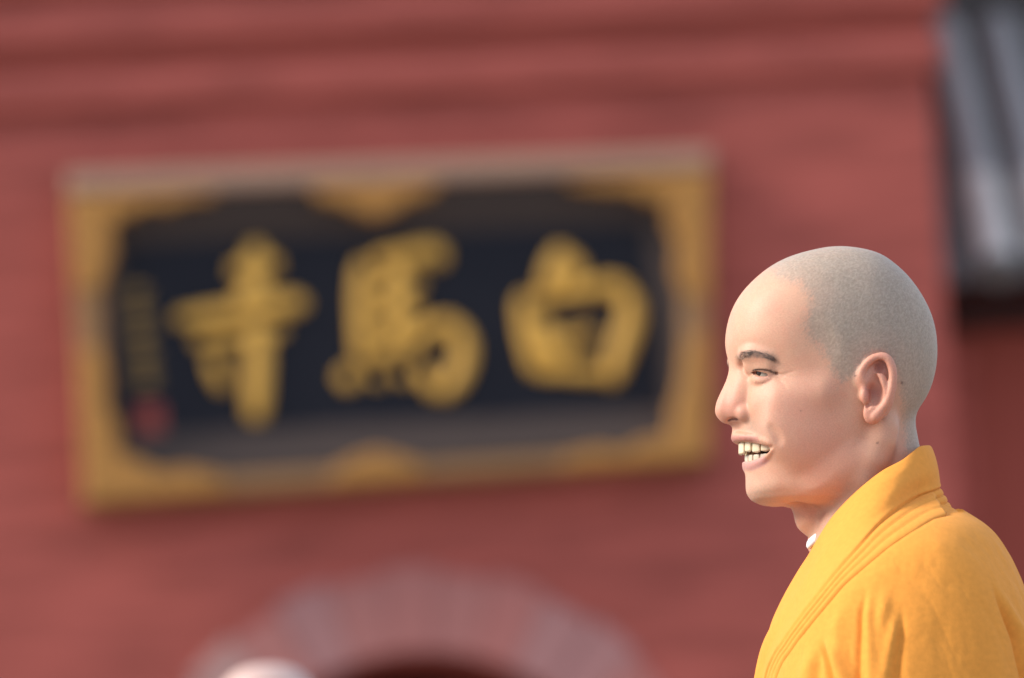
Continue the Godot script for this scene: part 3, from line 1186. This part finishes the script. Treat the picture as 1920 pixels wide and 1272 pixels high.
func make_gate() -> void:
	var red_a := Color(0.30, 0.085, 0.075)
	var frame := Transform3D(Basis(wall_u, Vector3.UP, wall_n), wall_o)
	var red := mat(lin(0.49, 0.120, 0.096), 0.85, 0.3)
	red.albedo_texture = noise_tex(0.012, 0.80, 1.08, 21, 1024, 5)
	red.uv1_triplanar = true
	red.uv1_world_triplanar = true
	red.uv1_scale = Vector3(0.09, 0.60, 0.09)
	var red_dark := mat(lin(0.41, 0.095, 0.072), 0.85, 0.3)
	var gate := thing("temple_gate", "red plastered temple gate with arched doorway and stepped mouldings along its top", "gate")
	gate.transform = frame
	var right := W(1768, 500).x
	var ac := W(798, 1636)                                # centre of the arch
	var ri := absf(W(798, 1226).y - ac.y)
	var ro := ri + 0.37
	var left := -7.2
	var top := W(960, -330).y
	# wall with the arch cut out of its foot
	var poly := PackedVector2Array([Vector2(left, 0), Vector2(ac.x - ri, 0)])
	for i in 41:
		var a := PI - PI * i / 40.0
		poly.append(ac + Vector2(cos(a), sin(a)) * ri)
	poly.append_array([Vector2(ac.x + ri, 0), Vector2(right, 0), Vector2(right, top), Vector2(left, top)])
	var st := SurfaceTool.new()
	st.begin(Mesh.PRIMITIVE_TRIANGLES)
	prism(st, poly, -2.6, 0.0, 0.0)
	st.generate_normals()
	var wall := put("wall", st.commit(), red, gate)
	# mouldings along the top, each a course of its own
	var y1 := W(960, 172).y
	var y2 := W(960, 98).y
	var y3 := W(960, 60).y
	var y4 := W(960, -40).y
	put("moulding", box_mesh(Vector3(left - 0.1, y1, 0.002), Vector3(right + 0.05, y2, 0.075), 0.025), red, gate)
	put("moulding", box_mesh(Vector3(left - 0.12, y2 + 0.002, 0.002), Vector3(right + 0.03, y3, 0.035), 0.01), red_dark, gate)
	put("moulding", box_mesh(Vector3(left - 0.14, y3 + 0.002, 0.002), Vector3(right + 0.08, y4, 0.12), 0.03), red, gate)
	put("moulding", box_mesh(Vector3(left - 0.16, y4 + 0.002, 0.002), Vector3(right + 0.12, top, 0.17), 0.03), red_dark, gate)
	put("coping", box_mesh(Vector3(left - 0.3, top + 0.002, -2.9), Vector3(right + 0.3, top + 0.22, 0.45), 0.05), mat(lin(0.10, 0.10, 0.105), 0.8), gate)
	# the ring of stones round the arch
	var tones := [lin(0.48, 0.175, 0.155), lin(0.48, 0.27, 0.245), lin(0.47, 0.185, 0.165), lin(0.45, 0.215, 0.205), lin(0.48, 0.18, 0.16), lin(0.47, 0.19, 0.17), lin(0.47, 0.185, 0.165)]
	var stones := []
	for t in tones:
		stones.append(mat(t, 0.9, 0.3))
	var nst := 17
	var order := [0, 2, 4, 1, 1, 5, 3, 5, 6, 5, 4, 3, 3, 2, 6, 4, 0]
	for i in nst:
		var a0 := PI - PI * (i + 0.01) / nst
		var a1 := PI - PI * (i + 0.99) / nst
		var vp := PackedVector2Array()
		for k in 5:
			var a := lerpf(a0, a1, k / 4.0)
			vp.append(ac + Vector2(cos(a), sin(a)) * (ri + 0.012))
		for k in 5:
			var a := lerpf(a1, a0, k / 4.0)
			vp.append(ac + Vector2(cos(a), sin(a)) * (ro + (0.03 if i % 2 == 0 else 0.0)))
		st = SurfaceTool.new()
		st.begin(Mesh.PRIMITIVE_TRIANGLES)
		prism(st, vp, 0.002, 0.020 + 0.004 * (i % 3), 0.004)
		st.generate_normals()
		put("voussoir", st.commit(), stones[order[i]], gate)
	# doors at the back of the passage, and its floor to ceiling dark wood
	var wood := mat(lin(0.035, 0.014, 0.012), 0.7)
	for s in 2:
		put("door_leaf", box_mesh(Vector3(ac.x - ri if s == 0 else ac.x + 0.002, 0.0, -2.3), Vector3(ac.x - 0.002 if s == 0 else ac.x + ri, ac.y + ri, -2.2), 0.01), wood, gate)
	put("gap_backing", box_mesh(Vector3(ac.x - 0.06, 0.0, -2.38), Vector3(ac.x + 0.06, ac.y + ri, -2.31), 0.01), wood, gate)  # strip added behind the leaves so no sky light shows between them
	# the lower building on the right
	var side := thing("side_building", "lower red side building under a grey tiled roof beside the gate", "building")
	side.transform = frame
	var far := right + 4.5
	var ey := W(1850, 506, -0.3).y
	var ry := W(1850, 60, -1.5).y
	var rw := -1.5
	var ew := -0.3
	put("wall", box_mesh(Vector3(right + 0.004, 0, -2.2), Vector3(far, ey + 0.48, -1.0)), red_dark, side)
	put("pilaster", box_mesh(Vector3(right + 0.006, 0, -0.99), Vector3(W(1826, 800, -0.7).x, ey - 0.30, -0.7), 0.02), red, side)
	put("eave_beam", box_mesh(Vector3(right + 0.006, ey - 0.20, -0.99), Vector3(far, ey - 0.07, -0.72), 0.01), mat(lin(0.05, 0.015, 0.014), 0.8), side)
	# roof deck under the tiles
	st = SurfaceTool.new()
	st.begin(Mesh.PRIMITIVE_TRIANGLES)
	st.set_smooth_group(-1)
	var rx0 := right + 0.004
	quad(st, Vector3(rx0, ey, ew), Vector3(far, ey, ew), Vector3(far, ry, rw), Vector3(rx0, ry, rw))
	quad(st, Vector3(rx0, ey - 0.06, ew), Vector3(rx0, ry - 0.06, rw), Vector3(far, ry - 0.06, rw), Vector3(far, ey - 0.06, ew))
	quad(st, Vector3(rx0, ey - 0.06, ew), Vector3(far, ey - 0.06, ew), Vector3(far, ey, ew), Vector3(rx0, ey, ew))
	st.generate_normals()
	put("roof_deck", st.commit(), mat(lin(0.11, 0.10, 0.10), 0.9), side)
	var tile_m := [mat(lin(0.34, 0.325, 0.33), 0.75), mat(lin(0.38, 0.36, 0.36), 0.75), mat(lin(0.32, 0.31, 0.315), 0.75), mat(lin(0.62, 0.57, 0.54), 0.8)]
	var cap_m := mat(lin(0.17, 0.165, 0.165), 0.8)
	var slope_v := Vector3(0, ry - ey, rw - ew)
	var down := -slope_v.normalized()
	var outn := Vector3.RIGHT.cross(slope_v).normalized()
	if outn.z < 0.0:
		outn = -outn
	var tx := W(1822, 300, -0.9).x
	var k := 0
	var tile_mesh := roof_tile(0.092, slope_v.length() / 6.0)
	while tx < far - 0.1 and k < 16:
		for j in 6:
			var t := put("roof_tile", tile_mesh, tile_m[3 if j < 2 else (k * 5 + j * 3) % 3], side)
			t.transform = Transform3D(Basis(Vector3.RIGHT, outn, down), Vector3(tx, ey, ew) + slope_v * ((j + 1) / 6.0) + outn * (0.02 + 0.004 * (j % 2)))
		var cap := CylinderMesh.new()
		cap.top_radius = 0.088
		cap.bottom_radius = 0.088
		cap.height = 0.05
		cap.radial_segments = 20
		var ce := put("tile_end", cap, cap_m, side)
		ce.transform = Transform3D(Basis(Vector3.RIGHT, down, Vector3.RIGHT.cross(down)), Vector3(tx, ey, ew) + outn * 0.03 + down * 0.03)
		tx += 0.262
		k += 1
	put("ridge", box_mesh(Vector3(rx0, ry - 0.1, rw - 0.15), Vector3(far, ry + 0.35, rw + 0.08), 0.05), mat(lin(0.075, 0.07, 0.072), 0.85), side)


func roof_tile(r: float, l: float) -> ArrayMesh:        # half round tile, x across, y out, z down the slope
	var v := PackedVector3Array()
	for s in 2:
		for i in 13:
			var a := PI * i / 12.0
			v.append(Vector3(cos(a) * r, sin(a) * r, l * s))
	return sheet(v, 13, 2, false, true)


func make_plaque() -> void:
	var pl := thing("name_board", "dark blue name board with gold characters and carved gold frame on red wall", "sign")
	pl.transform = Transform3D(Basis(wall_u, Vector3.UP, wall_n), wall_o)
	var gold := mat(lin(0.54, 0.25, 0.058), 0.55, 0.4)
	gold.albedo_texture = noise_tex(0.03, 0.75, 1.1, 31, 512, 4)
	gold.uv1_triplanar = true
	gold.uv1_scale = Vector3.ONE * 1.2
	var gold_c := mat(lin(0.74, 0.40, 0.065), 0.5)
	var bevel := mat(lin(0.066, 0.048, 0.043), 0.7, 0.3)
	var navy := mat(lin(0.012, 0.0125, 0.02), 0.6, 0.3)
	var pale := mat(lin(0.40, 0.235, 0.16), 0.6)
	var poly := func(pts: Array, w0: float) -> PackedVector2Array:
		var o := PackedVector2Array()
		for p in pts:
			o.append(W(p[0], p[1], w0))
		return o
	var slab := func(called: String, pts: Array, w0: float, w1: float, b: float, m: Material) -> void:
		var st := SurfaceTool.new()
		st.begin(Mesh.PRIMITIVE_TRIANGLES)
		prism(st, poly.call(pts, w1), w0, w1, b)
		st.generate_normals()
		put(called, st.commit(), m, pl)
	# backing, sloping boards and the field
	slab.call("backing", [[140, 330], [1325, 285], [1322, 852], [158, 936]], 0.01, 0.10, 0.0, bevel)
	var TL := [160, 372]
	var TR := [1310, 325]
	var BR := [1310, 832]
	var BL_ := [182, 905]
	var f := [[225, 462], [1207, 422], [1248, 764], [222, 814]]
	var outer := [TL, TR, BR, BL_]
	var names := ["top_board", "side_board", "bottom_board", "side_board"]
	for i in 4:
		var j := (i + 1) % 4
		var st := SurfaceTool.new()
		st.begin(Mesh.PRIMITIVE_TRIANGLES)
		st.set_smooth_group(-1)
		var a := W(outer[i][0], outer[i][1], 0.22)
		var b := W(outer[j][0], outer[j][1], 0.22)
		var c := W(f[j][0], f[j][1], 0.12)
		var d := W(f[i][0], f[i][1], 0.12)
		quad(st, Vector3(a.x, a.y, 0.22), Vector3(d.x, d.y, 0.115), Vector3(c.x, c.y, 0.115), Vector3(b.x, b.y, 0.22))
		quad(st, Vector3(a.x, a.y, 0.10), Vector3(b.x, b.y, 0.10), Vector3(c.x, c.y, 0.10), Vector3(d.x, d.y, 0.10))
		st.generate_normals()
		put(names[i], st.commit(), bevel, pl)
	slab.call("field", [[218, 456], [1214, 415], [1256, 770], [214, 820]], 0.101, 0.118, 0.0, navy)
	# gilded rails
	slab.call("top_rail", [[124, 322], [1337, 277], [1336, 318], [126, 366]], 0.011, 0.25, 0.02, pale)  # pale tone carries the sky reflected on the upward face
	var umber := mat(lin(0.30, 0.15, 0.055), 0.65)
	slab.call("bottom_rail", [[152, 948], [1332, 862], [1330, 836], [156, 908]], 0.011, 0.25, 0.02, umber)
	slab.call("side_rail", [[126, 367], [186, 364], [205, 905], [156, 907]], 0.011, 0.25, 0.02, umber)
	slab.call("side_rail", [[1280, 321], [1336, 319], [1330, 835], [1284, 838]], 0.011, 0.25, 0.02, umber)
	# carved corner and middle pieces
	slab.call("corner_scroll", [[129, 369], [402, 357], [398, 370], [350, 374], [318, 388], [270, 384], [240, 404], [222, 402], [208, 432], [212, 470], [196, 520], [184, 550], [135, 535]], 0.12, 0.268, 0.012, gold)
	slab.call("corner_scroll", [[1062, 338], [1333, 322], [1331, 566], [1284, 548], [1268, 500], [1272, 450], [1254, 420], [1252, 376], [1212, 372], [1186, 354], [1130, 354], [1074, 347]], 0.12, 0.268, 0.012, gold)
	slab.call("corner_scroll", [[1330, 618], [1328, 858], [1052, 879], [1064, 852], [1120, 840], [1165, 846], [1210, 826], [1258, 816], [1264, 760], [1278, 720], [1285, 645]], 0.12, 0.268, 0.012, gold)
	slab.call("corner_scroll", [[144, 660], [188, 650], [202, 710], [198, 760], [220, 800], [222, 850], [264, 866], [300, 886], [350, 878], [412, 890], [428, 920], [156, 942]], 0.12, 0.268, 0.012, gold)
	slab.call("middle_scroll", [[584, 350], [824, 340], [808, 364], [764, 374], [736, 394], [704, 404], [672, 396], [646, 380], [598, 372]], 0.12, 0.268, 0.012, gold)
	slab.call("middle_scroll", [[616, 907], [796, 895], [782, 866], [748, 856], [706, 846], [668, 858], [634, 874]], 0.12, 0.268, 0.012, gold)
	# three large characters, brush written, raised and gilded; read from the right
	var w := 0.135
	var chars := [
		# right: white
		[[1052, 452, 40], [1040, 490, 66], [1012, 540, 40]],
		[[968, 548, 40], [978, 620, 50], [1000, 712, 44]],
		[[985, 556, 40], [1080, 545, 42], [1150, 532, 52], [1190, 545, 54]],
		[[1186, 540, 54], [1192, 600, 60], [1172, 660, 60], [1150, 732, 44]],
		[[1000, 630, 34], [1060, 640, 36], [1120, 622, 30]],
		[[1000, 700, 46], [1060, 705, 36], [1140, 706, 50]],
		[[1002, 600, 50], [1026, 650, 64], [1056, 688, 50]],
		[[1070, 470, 40], [1078, 510, 50], [1072, 545, 34]],
		# middle: horse
		[[672, 478, 40], [670, 560, 52], [676, 690, 50]],
		[[690, 482, 44], [760, 470, 46], [820, 462, 54], [836, 490, 36]],
		[[745, 480, 50], [748, 560, 58], [744, 660, 50]],
		[[690, 540, 40], [750, 532, 40], [796, 526, 34]],
		[[690, 595, 38], [750, 590, 40], [800, 582, 30]],
		[[676, 672, 44], [760, 650, 44], [830, 612, 46], [872, 610, 46]],
		[[866, 604, 44], [884, 660, 54], [866, 720, 52], [826, 752, 40]],
		[[628, 700, 44], [640, 716, 52], [650, 736, 36]],
		[[690, 706, 22], [698, 716, 28], [706, 730, 20]],
		[[744, 700, 22], [752, 712, 28], [762, 726, 20]],
		[[790, 690, 26], [806, 720, 40], [830, 750, 36]],
		# left: temple
		[[430, 512, 40], [480, 500, 50], [526, 494, 40]],
		[[480, 456, 44], [478, 510, 62], [476, 590, 56]],
		[[320, 600, 46], [400, 590, 50], [490, 576, 46], [552, 570, 56], [572, 580, 40]],
		[[362, 644, 36], [430, 634, 38], [536, 618, 36]],
		[[486, 600, 60], [484, 680, 66], [480, 790, 56]],
		[[392, 670, 30], [408, 702, 42], [420, 730, 28]],
		[[440, 560, 40], [470, 560, 50], [512, 552, 36]],
	]
	for c in chars:
		var pts := []
		for q in c:
			var mid := Vector2(1085, 595) if c[0][0] > 930 else Vector2(752, 606) if c[0][0] > 606 else Vector2(455, 620)
			var k: float = 0.9 if c[0][0] > 606 else 0.98
			pts.append(Vector3(mid.x + (q[0] - mid.x) * k, mid.y + (q[1] - mid.y) * (k + 0.03), q[2] * 0.94))
		stroke(pts, w, "brush_stroke", gold_c, pl)
	# a column of small signature characters, and a red seal below
	var dull := mat(lin(0.40, 0.24, 0.07), 0.6)
	for i in 5:
		var y := 548.0 + i * 40.0
		var x := 256.0 + i * 4.5
		stroke([Vector3(x - 20, y, 12), Vector3(x, y - 3, 14), Vector3(x + 22, y - 4, 9)], w - 0.012, "small_stroke", dull, pl)
		stroke([Vector3(x - 2, y - 14, 9), Vector3(x, y, 11), Vector3(x + 1, y + 20, 9)], w - 0.012, "small_stroke", dull, pl)
		stroke([Vector3(x - 18, y + 16, 8), Vector3(x, y + 14, 9), Vector3(x + 20, y + 12, 8)], w - 0.012, "small_stroke", dull, pl)
	slab.call("seal", [[256, 762], [302, 760], [306, 808], [260, 812]], 0.1185, 0.13, 0.004, mat(lin(0.33, 0.05, 0.035), 0.6))


func _ready() -> void:
	rng.seed = 7
	nz.seed = 3
	nz.frequency = 0.03
	nz.fractal_octaves = 3
	nz2.seed = 11
	nz2.frequency = 0.06
	nz2.fractal_octaves = 2
	# camera
	cam_f = Vector3(0, sin(PITCH), -cos(PITCH))
	var u0 := Vector3(0, cos(PITCH), sin(PITCH))
	cam_r = (Vector3.RIGHT * cos(ROLL) - u0 * sin(ROLL)).normalized()
	cam_u = (u0 * cos(ROLL) + Vector3.RIGHT * sin(ROLL)).normalized()
	var cam := Camera3D.new()
	cam.name = "camera"
	cam.transform = Transform3D(Basis(cam_r, cam_u, -cam_f), cam_pos)
	cam.fov = rad_to_deg(2.0 * atan(636.0 * PX * 0.001 / DIST))
	cam.near = 0.1
	cam.far = 4000.0
	var att := CameraAttributesPhysical.new()
	att.frustum_focal_length = 12.0 / tan(deg_to_rad(cam.fov) / 2.0)
	att.frustum_focus_distance = DIST - 0.06
	att.frustum_near = 0.1
	att.frustum_far = 4000.0
	att.exposure_aperture = 4.6
	cam.attributes = att
	add_child(cam)
	cam.current = true
	# sky and sun: a bright, thinly overcast day
	var we := WorldEnvironment.new()
	we.name = "world_environment"
	var env := Environment.new()
	var sky := Sky.new()
	var sm := ProceduralSkyMaterial.new()
	sm.sky_top_color = Color(0.80, 0.86, 0.95)
	sm.sky_horizon_color = Color(0.90, 0.92, 0.95)
	sm.ground_horizon_color = Color(0.62, 0.60, 0.57)
	sm.ground_bottom_color = Color(0.50, 0.48, 0.45)
	sky.sky_material = sm
	env.sky = sky
	env.background_mode = Environment.BG_SKY
	env.background_energy_multiplier = 0.36
	env.tonemap_mode = Environment.TONE_MAPPER_LINEAR
	env.tonemap_exposure = 3.6
	env.sdfgi_enabled = true
	env.ssao_enabled = true
	env.ssil_enabled = true
	we.environment = env
	add_child(we)
	var sun := DirectionalLight3D.new()
	sun.name = "sun"
	sun.light_color = Color(1.0, 0.965, 0.91)
	sun.light_energy = 0.5
	sun.light_angular_distance = 24.0
	sun.shadow_enabled = true
	add_child(sun)
	sun.look_at_from_position(Vector3(-0.93, 0.62, 0.15) * 10.0, Vector3.ZERO)
	# ground
	wall_o = cam_pos + cam_f * (WALL_D / cos(PITCH))
	wall_o.y = 0.0
	wall_u = Vector3(cos(WALL_YAW), 0, -sin(WALL_YAW))
	wall_n = Vector3(sin(WALL_YAW), 0, cos(WALL_YAW))
	var pm := PlaneMesh.new()
	pm.size = Vector2(3000, 3000)
	var gm := mat(lin(0.27, 0.25, 0.225), 0.9, 0.3)
	gm.albedo_texture = noise_tex(0.02, 0.8, 1.1, 41, 512, 5)
	gm.uv1_triplanar = true
	gm.uv1_world_triplanar = true
	gm.uv1_scale = Vector3.ONE * 0.3
	var ground := put("ground", pm, gm)
	tag(ground, "pale stone paved ground of the temple forecourt", "", "", "structure")
	make_gate()
	make_plaque()
	prep_skull()
	robe_t = smooth_table(ROBE, 3, true, 900, 14.0)
	make_person()
